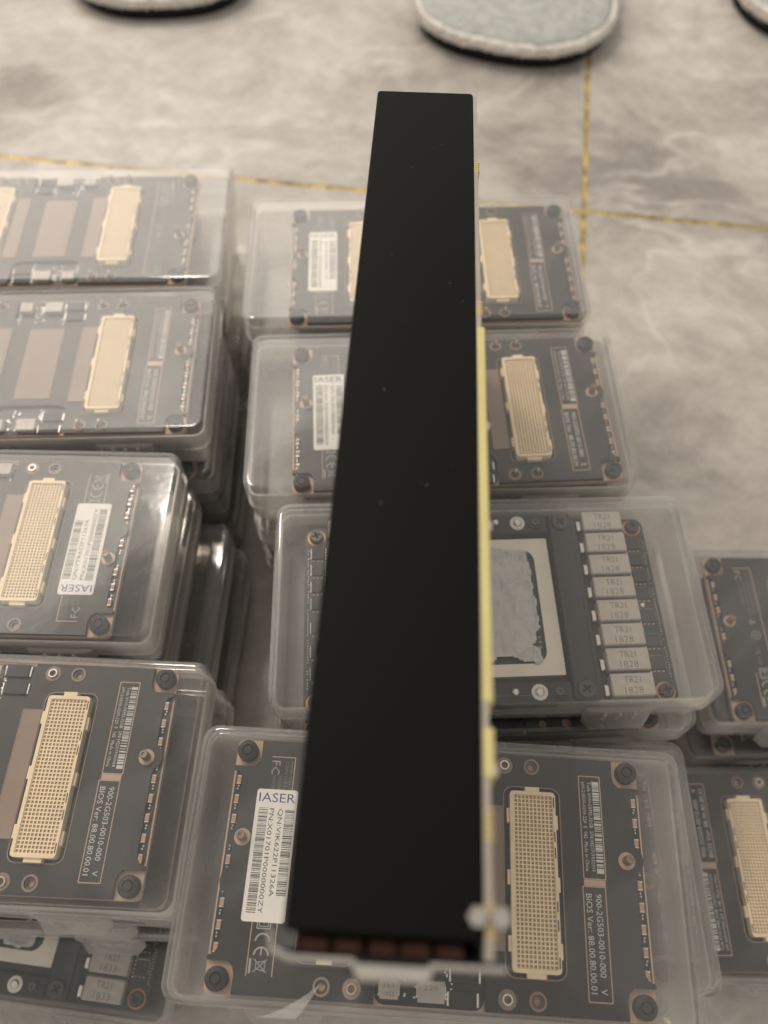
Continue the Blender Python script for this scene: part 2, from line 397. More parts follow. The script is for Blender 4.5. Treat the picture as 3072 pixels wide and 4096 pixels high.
# ------------------------------------------------------------------ module seen from its connector side
PT = 23.0 - 1.5            # top of the black plate above the module's base (module lies on the tray floor at 1.5)
def plate_outline():
    q = [(61.2, 39), (61.0, 33.6), (61.6, 31.4), (63.2, 30.0), (70, 29.9), (70, 28.6), (68.2, 28.0), (67.0, 26.4), (66.7, 24), (66.7, 12.6), (67.3, 10.8), (69.0, 9.3), (69.6, 6.9),
         (69.0, 4.4), (67.3, 2.9), (66.7, 1.2), (66.7, -24), (67.0, -26.4), (68.2, -28.0), (70, -28.6), (70, -29.9), (63.2, -30.0), (61.6, -31.4), (61.0, -33.6), (61.2, -39)]
    bot = [(17.2, -39), (17.0, -28.5), (15.6, -25), (12.2, -23.7), (-12.2, -23.7), (-15.6, -25), (-17.0, -28.5), (-17.2, -39)]
    left = [(-x, -y) for x, y in q]; top = [(-x, -y) for x, y in bot]
    return rev(rev([]) + q + bot + left + top)
def simple_outline(s=1): return rrect(-70, 70, -39, 39, 2, 3)
def cutrect(sx): return rrect(min(sx * 23.6, sx * 42.6), max(sx * 23.6, sx * 42.6), -29.3, 28.3, 3, 4)
holes = [cutrect(1), cutrect(-1)] + [circ(sx * x, sy * 35.3, 1.7 if x < 30 else 2.0, 16) for sx in (1, -1) for sy in (1, -1) for x in (24.0, 33.4)]
PLATE = MB().prism(plate_outline(), PT - 1.6, PT, holes=holes).build("back_plate", "plate")
BOARD = MB().prism(rrect(-70, 70, -39.2, 39.2, 2.2, 3), PT - 4.0, PT - 1.75).build("circuit_board", "board")
MASK = MB()
for sx in (1, -1): MASK.prism(cutrect(sx), PT - 1.72, PT - 1.55)
for sy in (1, -1):
    MASK.prism(rrect(-17, 17, min(sy * 23.8, sy * 38.9), max(sy * 23.8, sy * 38.9), 3, 3), PT - 1.72, PT - 1.55)
for sx in (1, -1): MASK.prism(rrect(min(sx * 66.3, sx * 69.4), max(sx * 66.3, sx * 69.4), -28.3, 28.3, 1, 2), PT - 1.72, PT - 1.5)
MASK = MASK.build("solder_mask", "black")
BLOCK = MB().box(-66, 66, -36.5, 36.5, 3.2, PT - 4.1, b=.8).box(-62, 62, -33, 33, 0, 3.1, b=.5).build("heat_block", "plate")
# connector: base (-0..) centred on its own origin, 15.3 x 54.3
def connector():
    hx, hy = 7.65, 27.2
    z0, z1 = PT - 1.5, PT + 2.6
    b = MB()
    b.prism(rrect(-hx, hx, -hy, hy, 1.3, 4), z0, z1, holes=[rrect(-hx + 1.25, hx - 1.0, -hy + 1.2, hy - 1.2, .5, 2)])
    for y0, y1 in ((-21.5, -17), (-2.2, 2.2), (17, 21.5)):
        b.box(-hx - 1.0, -hx + .05, y0, y1, z0, z1 - .7)
        b.box(hx - .05, hx + .8, y0 - 1.5, y1 - 1.5, z0, z1 - 1.2)
    b.box(-2.4, 2.4, hy - .05, hy + 1.5, z0, z1 - .3); b.box(-3.0, 3.0, -hy - 1.4, -hy + .05, z0, z1 - .9)
    g = MB(); nx, ny = 10, 40
    x0, x1, y0, y1 = -hx + 1.3, hx - 1.05, -hy + 1.25, hy - 1.25
    dx, dy = (x1 - x0) / nx, (y1 - y0) / ny
    zt, zb = z1 - .45, z1 - 1.15
    for i in range(nx):
        for j in range(ny):
            ax, ay = x0 + i * dx, y0 + j * dy
            ix0, ix1, iy0, iy1 = ax + dx * .22, ax + dx * .86, ay + dy * .18, ay + dy * .84
            v = [(ax, ay, zt), (ax + dx, ay, zt), (ax + dx, ay + dy, zt), (ax, ay + dy, zt), (ix0, iy0, zt), (ix1, iy0, zt), (ix1, iy1, zt), (ix0, iy1, zt),
                 (ix0, iy0 + .15, zb), (ix1 - .1, iy0 + .15, zb), (ix1 - .1, iy1, zb), (ix0, iy1, zb)]
            g.add(v, [[0, 1, 5, 4], [1, 2, 6, 5], [2, 3, 7, 6], [3, 0, 4, 7]], 0)
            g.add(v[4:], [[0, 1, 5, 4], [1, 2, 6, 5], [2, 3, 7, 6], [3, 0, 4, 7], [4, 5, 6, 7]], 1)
            bx = ax + dx * (.38 + .1 * random.random()); g.add([(bx, iy0 + .2, zb + .02), (bx + .3, iy0 + .2, zb + .02), (bx + .34, iy1 - .35, zt - .1), (bx + .04, iy1 - .35, zt - .1)], [[0, 1, 2, 3]], 0)
    slots = MB()
    for y in (-24, -13.5, -8, 8, 13, 24): slots.box(hx - .75, hx - .35, y - 1.6, y + 1.6, z1 - .02, z1 + .012)
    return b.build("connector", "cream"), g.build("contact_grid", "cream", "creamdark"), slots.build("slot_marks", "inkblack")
CONN, GRID, SLOTS = connector()
# seen outline line round the connector pocket
GASK = MB().prism(rrect(-9.7, 9.7, -29.5, 28.5, 3.2, 4), PT, PT + .12, holes=[rrect(-9.35, 9.35, -29.15, 28.15, 3, 4)], bottom=False).build("pocket_outline", "strip")
STRIP = MB().prism(rrect(-3.4, 3.4, -22, 21.6, .5, 2), PT + .02, PT + .30).frame(-3.55, 3.55, -22.2, 21.8, .3, PT + .3, PT + .42).build("pad_strip", "strip")
CPAD = MB().prism(rrect(-8, 8, -20, 21, .4, 2), PT + .02, PT + .2).build("center_pad", "strip")
CAPRUB = MB().loft([(circ(0, 0, 3.55, 28), PT - 1.7), (circ(0, 0, 3.55, 28), PT + 1.2), (circ(0, 0, 3.25, 28), PT + 1.5), (circ(0, 0, 2.0, 28), PT + 1.8), (circ(0, 0, 1.85, 28), PT + 1.1), (circ(0, 0, 1.5, 28), PT + 1.1), (circ(0, 0, 1.3, 28), PT + 1.9)]).box(-.25, .25, -3.3, -1.9, PT + 1.78, PT + 1.9).build("rubber_cap", "rubber", smooth=40)
RINGA = MB().ring(0, 0, 1.7, 2.85, PT + .02, PT + .22).build("mounting_ring", "strip")
TUBEA = MB().ring(0, 0, 1.15, 1.65, PT - 4, PT + 1.0, 20).cyl(0, 0, 1.1, PT - 4, PT - 2.2, 14).build("threaded_insert", "steel", smooth=40)
RINGB = MB().ring(0, 0, 2.0, 2.7, PT + .02, PT + .18).build("mounting_ring", "strip")
HOLEB = MB().ring(0, 0, 1.2, 1.95, PT - 4, PT - .6, 20).cyl(0, 0, 1.15, PT - 4, PT - 1.8, 14, bev=.3).build("hole_liner", "darksteel", smooth=40)
PIN = MB().loft([(circ(0, 0, 1.05, 16), PT), (circ(0, 0, 1.05, 16), PT + 2.4), (circ(0, 0, .9, 16), PT + 3.6), (circ(0, 0, .3, 16), PT + 4.2)]).build("threaded_pin", "steel", smooth=50)
STUDR = MB().cyl(0, 0, 2.75, PT + .02, PT + .16, 26).build("stud_pad", "board")
STUD = MB().loft([(circ(0, 0, 1.5, 20), PT), (circ(0, 0, 1.5, 20), PT + 4.3), (circ(0, 0, 1.25, 20), PT + 4.7), (circ(0, 0, .75, 20), PT + 4.7), (circ(0, 0, .6, 20), PT + 4.2)]).build("stud", "studmetal", smooth=40)
CAPC = MB().box(-.75, .75, -1.0, 1.0, PT - 1.6, PT - .2, 0, .12).box(-.78, .78, 1.0, 1.45, PT - 1.62, PT - .18, 1, .1).box(-.78, .78, -1.45, -1.0, PT - 1.62, PT - .18, 1, .1).build("capacitor", "capbody", "solder")
SOLD = MB()
for sx in (1, -1):
    for k in range(9):
        y = 26 - k * 6.5
        for d in (-.55, .45): SOLD.cyl(sx * 67.9 + random.uniform(-.2, .2), y - 3.25 + d, .42, PT - 1.6, PT - .7, 7, bev=.2)
for sy in (1, -1):
    for k in range(16): SOLD.box((x := random.uniform(-9, -4)) , x + .7, (y := sy * random.uniform(26, 37)), y + .45, PT - 1.6, PT - 1.1)
    for k in range(14): SOLD.cyl(random.uniform(4.5, 7), sy * random.uniform(25, 37), .3, PT - 1.6, PT - 1.2, 6)
    for k in range(8): SOLD.box((x := random.uniform(-16.5, -15)), x + .6, (y := sy * random.uniform(25, 37)), y + .4, PT - 1.6, PT - 1.1)
SOLD = SOLD.build("solder_joints", "solder")
def inductor(w, h, t1, t2, name="inductor", zt=.9, res=1):
    b = MB().box(-w / 2, w / 2, -h / 2, h / 2, PT - 1.6, PT + zt, 0, .25)
    b.box(-w / 2 - .35, -w / 2 + .05, -h * .3, h * .3, PT - 1.6, PT - .4, 1); b.box(w / 2 - .05, w / 2 + .35, -h * .3, h * .3, PT - 1.6, PT - .4, 1)
    if t1: b.text(t1, -w * .28, .35, PT + zt + .012, height=2.0, length=w * .55, rot=0, mi=2)
    if t2: b.text(t2, -w * .28, -h * .36, PT + zt + .012, height=2.0, length=w * .58, rot=0, mi=2)
    return b.build(name, "induct", "solder", "inductpr")
IND1 = inductor(5.8, 5.4, "1R0", "1852"); IND2 = inductor(8.4, 6.0, "220", None)
CHIPC = MB().box(-4.3, 4.3, -2.3, 2.3, PT - 1.6, PT - .3, 0, .12).box(-4.9, -4.2, -1.9, 1.9, PT - 1.6, PT - .9, 1).box(4.2, 4.9, -1.9, 1.9, PT - 1.6, PT - .9, 1).build("power_chip", "chip", "solder")

def barcode(b, x0, x1, y0, y1, z, seed, mi=0, wmin=.18, dens=.55):
    """bars across x, running along y from y0 to y1"""
    rnd = random.Random(seed); y = min(y0, y1); e = max(y0, y1)
    while y < e:
        w = wmin * rnd.choice((1, 1, 1, 2, 2, 3)); w = min(w, e - y)
        b.add([(x0, y, z), (x1, y, z), (x1, y + w, z), (x0, y + w, z)], [[0, 1, 2, 3]], mi)
        y += w + wmin * rnd.choice((1, 1, 2, 2, 3)) * (1 - dens) * 2
def serial_panel(sn, rev_, suf, seed):
    z = PT + .03
    f = MB().frame(49.4, 56.9, .3, 33.4, .32, PT, PT + .05).frame(48.9, 56.5, -34.6, -1.7, .32, PT, PT + .05).box(49.5, 56.5, -1.62, .2, PT, PT + .055)
    t = MB()
    barcode(t, 54.0, 56.3, 3.2, 30.4, z, seed, 0, .26, .62)
    for y in (30.5, 2.2): t.add([(54, y, z), (56.3, y, z), (56.3, y + 1.0, z), (54, y + 1.0, z)], [[0, 1, 2, 3]])
    t.text("Tesla V100-SXM2-32GB  S/N:" + sn, 52.4, 31.4, z, height=1.75, length=28.6)
    t.text("699-2G503-0203-220  " + rev_ + "  Made in China", 50.4, 31.4, z, height=1.75, length=28.6)
    t.text("900-2G503-0010-000    " + suf, 53.0, -4.0, z, height=2.75, length=28.4, res=2)
    t.text("BIOS Ver: 88.00.80.00.01", 49.9, -4.0, z, height=2.75, length=28.2, res=2)
    return [Part("panel_frame", f.build("panel_frame", "board")), Part("lettering", t.build("lettering", "white"))]
def ce(b, x, y, z, s, mi=0):
    # C above, E below, both lying on their backs (reading downwards)
    b.arc(x, y, s * .78, s, 0, 180, z, z, 16, mi)
    b.arc(x, y - s * 1.55, s * .78, s, 0, 180, z, z, 16, mi)
    b.bar((x, y - s * 1.55), (x, y - s * .62), s * .2, z, mi)
def reg_panel():
    z = PT + .03
    f = MB()
    f.box(-57.2, -48.9, 33.4, 33.7, PT, PT + .05).box(-49.2, -48.9, -33.6, 33.4, PT, PT + .05).box(-57.3, -57.0, -33.7, -18, PT, PT + .05)
    f.box(-56.6, -55.9, -32.9, -28.8, PT, PT + .05, 1)
    t = MB()
    t.text("FC", -57.0, 32.2, z, height=4.2, length=4.6, mi=1)
    t.text("NVIDIA  CORPORATION", -54.2, 27, z, height=1.5, length=17, mi=0)
    t.text("MODEL: PG503", -56.4, 27, z, height=1.7, length=13, mi=0)
    t.text("CAN ICES-3(B)/NMB-3(B)", -52.2, 32.2, z, height=1.4, length=22, mi=0)
    t.text("MSIP-REI-NVA-PG503", -50.6, 32.2, z, height=1.4, length=20, mi=0)
    t.add([(-54.8, 8, z), (-54.8, 4.6, z), (-51.4, 6.3, z)], [[0, 1, 2]], 0)
    t.ring(-53.2, 0, 1.6, 2.2, z, z + .01, 20, 0); t.ring(-53.2, 0, .4, .9, z, z + .01, 12, 0)
    t.text("UL US", -55.0, -6, z, height=3, length=8, mi=0)
    t.frame(-55.6, -51.0, -20.5, -15.6, .35, z, z + .01, 1); t.frame(-54.9, -51.7, -19.8, -16.3, .25, z, z + .01, 1)
    t.bar((-54.2, -17), (-52.4, -17), .3, z, 1); t.bar((-53.3, -17), (-53.3, -19), .3, z, 1)
    ce(t, -53.2, -24.0, z, 2.5, 1)
    # crossed-out bin
    for a, c in (((-55.2, -28.9), (-51.0, -32.6)), ((-51.0, -28.9), (-55.2, -32.6)), ((-51.6, -29.2), (-51.6, -32.3)), ((-51.6, -29.4), (-54.4, -29.9)), ((-51.6, -32.1), (-54.4, -31.6)), ((-54.4, -29.9), (-54.4, -31.6))):
        t.bar(a, c, .25, z, 1)
    return [Part("regulatory_frame", f.build("regulatory_frame", "board", "midprint")), Part("regulatory_marks", t.build("regulatory_marks", "dimprint", "midprint"))]
REG = reg_panel()
def sticker(qn, pn, seed):
    zs = PT + .06
    b = MB().prism(rrect(-60.9, -46.8, -18.6, 22.5, 1.0, 4), zs, zs + .1)
    z = zs + .112
    k = MB()
    barcode(k, -59.6, -56.5, -16, 16.5, z, seed, 0, .13, .5)
    barcode(k, -50.6, -47.4, -10.6, 16, z, seed + 1, 0, .13, .5)
    k.text(pn, -55.9, 16.2, z, height=2.2, length=32.3, res=2)
    k.text(qn, -52.9, 16.2, z, height=2.2, length=27.2, res=2)
    h = MB().text("IASER", -60.0, 18.3, 0, height=4.3, length=12.4, rot=0, res=3)
    return Part("sticker", b.build("sticker", "label"), kids=[Part("print", k.build("print", "inkblack")), Part("heading", h.build("heading", "ink"), (0, 0, z))], label="white barcode sticker headed IASER")
CAPS_POS = [(sx, 25.2 - k * 6.45) for sx in (1, -1) for k in range(9) if abs(25.2 - k * 6.45 - 6.6) > 2.5]
def module_parts(serial=None, stick=None, pins=False):
    P = [Part("heat_block", BLOCK), Part("circuit_board", BOARD), Part("solder_mask", MASK), Part("back_plate", PLATE), Part("solder_joints", SOLD, kind="stuff")]
    for sx in (1, -1):
        P.append(Part("connector", CONN, (sx * 33.05, -.65, 0), 0 if sx > 0 else 180, [Part("contact_grid", GRID, kind="stuff"), Part("slot_marks", SLOTS)]))
        P.append(Part("pocket_outline", GASK, (sx * 33.1, 0, 0)))
        P.append(Part("pad_strip", STRIP, (sx * 19.9, 0, 0)))
        P.append(Part("stud_pad", STUDR, (sx * 64.0, 6.6, 0), 0, [Part("stud", STUD)]))
        for sy in (1, -1):
            P.append(Part("rubber_cap", CAPRUB, (sx * 66.0, sy * 35.0, 0)))
            P.append(Part("mounting_ring", RINGA, (sx * 24.0, sy * 35.3, 0), 0, [Part("threaded_pin", PIN)] if pins else [Part("threaded_insert", TUBEA)]))
            P.append(Part("mounting_ring", RINGB, (sx * 33.4, sy * 35.3, 0), 0, [Part("threaded_pin", PIN)] if pins else [Part("hole_liner", HOLEB)]))
    P.append(Part("center_pad", CPAD))
    P += [Part("capacitor", CAPC, (sx * 67.8, y, 0)) for sx, y in CAPS_POS]
    for sy in (1, -1):
        P.append(Part("inductor", IND1, (-12.4, sy * 34.6, 0))); P.append(Part("inductor", IND2, (.6, sy * 34.6, 0))); P.append(Part("power_chip", CHIPC, (10.4, sy * 36.1, 0)))
        P.append(Part("power_chip", CHIPC, (11.0, sy * 29.6, 0)))
    if serial: P += serial_panel(*serial)
    P += REG
    if stick: P.append(sticker(*stick))
    return P
SIMPLE_CONN = CONN
PLAIN = [Part("heat_block", BLOCK), Part("circuit_board", BOARD), Part("solder_mask", MASK), Part("back_plate", PLATE)] + [Part("connector", CONN, (sx * 33.05, -.65, 0), 0 if sx > 0 else 180) for sx in (1, -1)] + \
    [Part("rubber_cap", CAPRUB, (sx * 66.0, sy * 35.0, 0)) for sx in (1, -1) for sy in (1, -1)]

# ------------------------------------------------------------------ module seen from its chip side
def chip_side(year, seed):
    BZ = 15.0                                          # top of its board above the module base
    rnd = random.Random(seed)
    P = [Part("circuit_board", MB().prism(rrect(-70, 70, -39.2, 39.2, 4, 4), BZ - 2, BZ).build("circuit_board", "black")),
         Part("heat_block", MB().box(-60, 60, -34, 34, 0, BZ - 2.1, b=.8).build("heat_block", "plate"))]
    # inductors with print
    ib = MB().box(-8.1, 8.1, -4.35, 4.35, BZ, BZ + 5.0, 0, .5)
    ib.text("TR21", -3.2, .5, BZ + 5.014, height=3.7, length=6.4, rot=0, mi=1, res=2); ib.text(year, -3.4, -3.5, BZ + 5.014, height=3.7, length=6.8, rot=0, mi=1, res=2)
    ib = ib.build("inductor", "induct", "inductpr")
    leg = MB().box(-1.0, 1.0, -2.2, 2.2, BZ, BZ + 3.4, b=.3).box(-1.5, -.9, -3.2, -2.3, BZ, BZ + 1.5).build("inductor_lead", "steel")
    mos = MB().box(-2.75, 2.75, -2.6, 2.6, BZ, BZ + 1.0, 0, .12)
    for k in range(7): mos.box(-2.4 + k * .75, -2.1 + k * .75, 2.6, 2.95, BZ, BZ + .3, 1)
    for k in range(6): mos.box(2.7, 3.05, -2.2 + k * .8, -1.85 + k * .8, BZ, BZ + .3, 1)
    mos = mos.build("power_stage", "chip", "solder")
    sm = MB(); tan = MB()
    for sx in (1, -1):
        for k in range(8):
            y = 36.4 - k * 9.93
            P.append(Part("inductor", ib, (sx * 52.2, y, 0)))
            P.append(Part("inductor_lead", leg, (sx * 42.6, y - 1.5, 0), 0 if sx > 0 else 180))
        ys = [27.4, 20.0, 12.6, 5.2, -4.4 if sx > 0 else -5.0, -14.6, -23.6]
        for y in ys:
            P.append(Part("power_stage", mos, (sx * 64.5, y, 0), 0 if sx > 0 else 180))
            for k in range(3): tan.box(sx * 64.5 - 2.3 + k * 1.7, sx * 64.5 - 1.4 + k * 1.7, y - 3.7, y - 3.2, BZ, BZ + .45)
        for k in range(52):
            y = 28.5 - k * 1.13
            if rnd.random() < .88: sm.cyl(sx * 68.5 + rnd.uniform(-.12, .12), y, .30, BZ, BZ + .5, 6, bev=.15)
        for k in range(40): sm.box(sx * 61.4 - .2, sx * 61.4 + .2, (y := 29 - k * 1.45), y + .6, BZ, BZ + .3)
        P.append(Part("test_point", MB().cyl(0, 0, 1.05, BZ, BZ + .5, 16, bev=.3).build("test_point", "solder", smooth=40), (sx * 63.4, .2 if sx > 0 else -9.8, 0)))
        for sy in (1, -1):
            P.append(Part("copper_ring", MB().ring(0, 0, 2.2, 3.7, BZ + .02, BZ + .14, 28).build("copper_ring", "copper"), (sx * 65.3, sy * 34.8, 0)))
            P.append(Part("corner_screw", SCREW(BZ, 2.9, 2.6), (sx * 65.3, sy * 34.8, 0), 20))
        # clamp bar with its two screws
        bar = MB().box(-4.6, 4.6, -39.0, 39.0, BZ, BZ + 6.6, 0, .5).box(4.0, 7.0, -38.6, 38.6, BZ, BZ + 4.0, 0, .4).build("clamp_bar", "chip")
        P.append(Part("clamp_bar", bar, (sx * 34.2, 0, 0), 0 if sx > 0 else 180, [Part("cross_screw", SCREW(BZ + 6.6, 3.5, 1.2), (0, y, 0), 35) for y in (-35.0, 35.0)]))
    P.append(Part("solder_joints", sm.build("solder_joints", "solder"), kind="stuff"))
    P.append(Part("small_capacitors", tan.build("small_capacitors", "capbody"), kind="stuff"))
    for sy in (1, -1):
        rail = MB().box(-29.4, 29.4, -4.0, 4.0, BZ, BZ + 5.6, 0, .4).build("clamp_rail", "chip")
        kids = []
        wash = MB().ring(0, 0, 1.75, 3.0, BZ + 5.6, BZ + 6.6, 28).build("nylon_washer", "nylon", smooth=40)
        core = MB().cyl(0, 0, 1.7, BZ + 5.6, BZ + 7.4, 20, bev=.5).build("spring_pin", "steel", smooth=40)
        torx = MB().cyl(0, 0, 2.6, BZ + 5.6, BZ + 6.2, 24).build("dark_washer", "rubber"); star = MB().loft([(star_pts(1.7, 1.35), BZ + 6.2), (star_pts(1.7, 1.35), BZ + 7.2), (star_pts(.9, .5), BZ + 7.2), (star_pts(.9, .5), BZ + 6.5)]).build("star_screw", "darksteel")
        bolt = MB().cyl(0, 0, 1.25, BZ + 5.6, BZ + 8.4, 16, bev=.4).build("bolt", "steel", smooth=40)
        for sx in (1, -1):
            kids += [Part("nylon_washer", wash, (sx * 17, 0, 0)), Part("spring_pin", core, (sx * 17, 0, 0)), Part("dark_washer", torx, (sx * 24.3, 0, 0)), Part("star_screw", star, (sx * 24.3, 0, 0)), Part("bolt", bolt, (sx * 8, 0, 0))]
        P.append(Part("clamp_rail", rail, (0, sy * 35.4, 0), 0, kids))
    fr = MB().prism(rrect(-28.4, 28.4, -28.2, 29.6, .6, 2), BZ, BZ + 3.4, holes=[rrect(-22.4, 22.4, -23.4, 24.6, 5, 5)])
    P.append(Part("chip_frame", fr.build("chip_frame", "frame")))
    P.append(Part("substrate", MB().box(-24, 24, -25, 26, BZ, BZ + 1.9).build("substrate", "teal"), kids=[Part("substrate_parts", [MB().box(20, 21, -17, -16.2, BZ + 1.9, BZ + 2.3).box(20, 21, -15, -14.2, BZ + 1.9, BZ + 2.3).box(20, 21, -13, -12.2, BZ + 1.9, BZ + 2.3).box(-21, -20, 14, 15, BZ + 1.9, BZ + 2.3)][0].build("substrate_parts", "capbody"))]))
    P.append(Part("die", MB().box(-16.5, 16.5, -19, 21, BZ + 1.9, BZ + 3.0).build("die", "darksteel")))
    from mathutils import noise as nz
    n = 96; b = MB(); vs = []; ok = {}
    for j in range(n + 1):
        for i in range(n + 1):
            x = -24 + 48 * i / n; y = -26 + 53 * j / n
            inner = abs(x) < 17 and abs(y - 1) < 21.5; q = Vector((x * .11, y * .11, seed * 3.1)); w = nz.noise(q) * .5 + nz.noise(q * 2.7) * .3
            dx = max(abs(x) - 18.6, 0); dy = max(abs(y - 1) - 22.8, 0); dd = math.hypot(dx, dy) - 1.6 - w * 4.6
            if inner: dd = -2.0
            hgt = 1.0 + .22 * nz.noise(Vector((x * .5, y * .2, seed))) + .12 * nz.noise(Vector((x * 1.6, y * .5, seed + 4))) + max(0, .9 - abs(dd + 1.2)) * .45
            ok[i, j] = dd < 0
            vs.append((x, y, BZ + 2.95 + (hgt if dd < 0 else -.2)))
    fs = [[j * (n + 1) + i, j * (n + 1) + i + 1, (j + 1) * (n + 1) + i + 1, (j + 1) * (n + 1) + i] for j in range(n) for i in range(n) if all(ok[a] for a in ((i, j), (i + 1, j), (i + 1, j + 1), (i, j + 1)))]
    b.add(vs, fs); used = sorted({i for f in fs for i in f}); mp = {o: k for k, o in enumerate(used)}
    b.v = [vs[i] for i in used]; b.f = [[mp[i] for i in f] for f in fs]
    P.append(Part("thermal_paste", b.build("thermal_paste", "paste", smooth=60)))
    return P
def star_pts(r1, r0): return [((r1 if k % 2 else r0) * math.cos(math.pi * k / 6), (r1 if k % 2 else r0) * math.sin(math.pi * k / 6)) for k in range(12)]
_sc = {}
def SCREW(z, r, h):
    if (z, r, h) not in _sc:
        w, l = r * .13, r * .55
        cross = [(l, w), (w, w), (w, l), (-w, l), (-w, w), (-l, w), (-l, -w), (-w, -w), (-w, -l), (w, -l), (w, -w), (l, -w)]
        b = MB().loft([(circ(0, 0, r, 24), z), (circ(0, 0, r, 24), z + h * .6), (circ(0, 0, r * .88, 24), z + h * .95)], cap1=False)
        b.prism(circ(0, 0, r * .88, 24), z + h * .55, z + h * .95, holes=[cross]); b.cyl(0, 0, l * 1.1, z + h * .3, z + h * .6, 12, mi=1)
        _sc[(z, r, h)] = b.build("screw", "screwhead", "sole", smooth=35)
    return _sc[(z, r, h)]

def place_module(parts, x, y, z, rz, label):
    t = thing("accelerator_module", label, "circuit module", (x, y, z + 1.5), rz, "accelerator modules in clear cases")
    for p in parts: p.put(t)
    return t

# ------------------------------------------------------------------ the stacks: (case x, y, rot, module x, y, rot) for the top one
ORD = ["topmost", "second from the top", "third from the top", "lowest"]
LV = [87, 58, 29, 0]
def stack(tops, where, contents, lower):
    cx, cy, cr, mx, my, mr = tops
    for k in range(4):
        if contents[k] is None: continue
        if k == 0: a = (cx, cy, cr, mx, my, mr)
        else:
            ox, oy, rr = lower[k - 1]; a = (cx + ox, cy + oy, cr + rr, mx + ox, my + oy, mr + rr)
        desc, parts, flip, lab = contents[k]
        place_case(a[0], a[1], LV[k], a[2], (f"clear case, {ORD[k]} in {where}")); DX.append(a)
        if parts is not None: place_module(parts, a[3], a[4], LV[k], a[5] + (180 if flip else 0), lab)
DX = []
def plain(where, k): return ("plain", PLAIN, False, f"module in {ORD[k]} case of {where}")
SER4 = ("0421719032903", "E  042", "V", 41)
A_M4 = module_parts(SER4, ("QN:VIK622P11326A", "PN:X01701P0000000ZY", 11))
A_L4 = module_parts(("1422019000008", "F  142", "V", 43), None)
A_L3 = module_parts(("0421719032611", "E  042", "V", 44), ("QN:VTK622P11267A", "PN:X01701P0000000ZY", 21))
A_L2 = module_parts(("0421719031187", "E  042", "X", 45), None, True)
A_L1 = module_parts(("0421719030542", "E  042", "V", 46), None, True)
A_M2 = module_parts(("0421719033340", "E  042", "Z", 47), ("QN:VIL4037800096A", "PN:X01700W0000000000", 31), True)
A_M1 = module_parts(("0421719033871", "E  042", "V", 48), ("QN:VIL4037800112A", "PN:X01700W0000000000", 33), True)
A_R1 = module_parts(("0421719034419", "E  042", "V", 49), None)
A_R2 = module_parts(("0421719035524", "E  042", "V", 50), None)
A_MB = module_parts(("0421719036627", "E  042", "V", 51), None)
B_M3 = chip_side("1828", 5); B_L5 = chip_side("1833", 9)

wl = {1: "the far left stack by the gold line", 2: "the second left stack from the gold line", 3: "the left stack with the upside-down sticker", 4: "the front left stack"}
stack((-161.8, 337.5, .8, -168.6, 338.4, 1.0), wl[1], [("a", A_L1, True, "module with two cream connectors and no sticker in the far left case"), plain(wl[1], 1), plain(wl[1], 2), plain(wl[1], 3)], [(-4.5, 4, .5), (1, 7, -1), (3, 2, 1)])
stack((-160.5, 247.2, 1.6, -158.1, 248.2, 1.1), wl[2], [("a", A_L2, False, "black module with white barcode print and bare pads, second left case from the gold line"), plain(wl[2], 1), plain(wl[2], 2), plain(wl[2], 3)], [(-.5, -4, -.6), (-1, 1.5, -.7), (2.5, 3, -2)])
stack((-168.4, 155.2, -1.4, -173.7, 156.2, -1.2), wl[3], [("a", A_L3, True, "black module with upside-down white IASER sticker in left case"), plain(wl[3], 1), plain(wl[3], 2), plain(wl[3], 3)], [(0, 3, -1.2), (11.5, -1, -.6), (15, 2, -2)])
stack((-147.0, 64.6, -2.6, -147.6, 66.4, -2.4), wl[4], [("a", A_L4, False, "black module with serial print and cream grid connector in front left case"), plain(wl[4], 1), plain(wl[4], 2), ("b", None, False, "")], [(1.5, .5, -.8), (-3.5, -4.5, .6), (-15.5, -27.2, -4.3)])
place_module(B_L5, -160.6, 38.6, 0, -6.9, "chip-side module marked 1833 in the lowest case jutting from under the front left stack")
wm = {1: "the far middle stack nearest the slippers", 2: "the middle stack behind the thermal paste", 3: "the middle stack topped by thermal paste", 4: "the front middle stack below the card"}
stack((14.8, 313.2, 1.0, 23.4, 314.0, 1.6), wm[1], [("a", A_M1, False, "black module with small white sticker in the far middle case"), plain(wm[1], 1), plain(wm[1], 2), plain(wm[1], 3)], [(0, -1, .5), (1, 1, -1), (-1, 0, .4)])
stack((22.8, 221.0, 1.6, 29.6, 222.0, 2.9), wm[2], [("a", A_M2, False, "black module with IASER sticker upright behind the thermal paste module"), plain(wm[2], 1), plain(wm[2], 2), plain(wm[2], 3)], [(1, -2, -.5), (0, 1, 1), (2, 0, -1)])
stack((39.6, 130.2, 1.4, 38.7, 128.5, 2.06), wm[3], [("b", B_M3, False, "chip-side module marked TR21 1828 with grey thermal paste smeared on its chip"), plain(wm[3], 1), plain(wm[3], 2), plain(wm[3], 3)], [(-1.5, -4.0, .4), (-4, -3, 1.2), (0, -4, -1)])
stack((16.6, 33.4, -3.5, 16.0, 33.6, -3.4), wm[4], [("a", A_M4, False, "black module with large white IASER sticker and cream connector in the front case"), ("a", A_MB, True, "black module half covered in the case under the front one"), plain(wm[4], 2), plain(wm[4], 3)], [(14.8, 6.6, 3.2), (6, 3, 1), (4, 2, -1)])
wr = "the right stack cut off by the picture edge"
place_case(222.5, 138.6, 29, -.6, "upper clear plastic case of the two-case stack at the right edge")
place_module(A_R1, 222.0, 138.3, 29, -.5, "black module with faint regulatory print and copper capacitor row at the right edge")
place_case(219.0, 133.5, 0, 1.2, "lower clear plastic case of the two-case stack at the right edge")
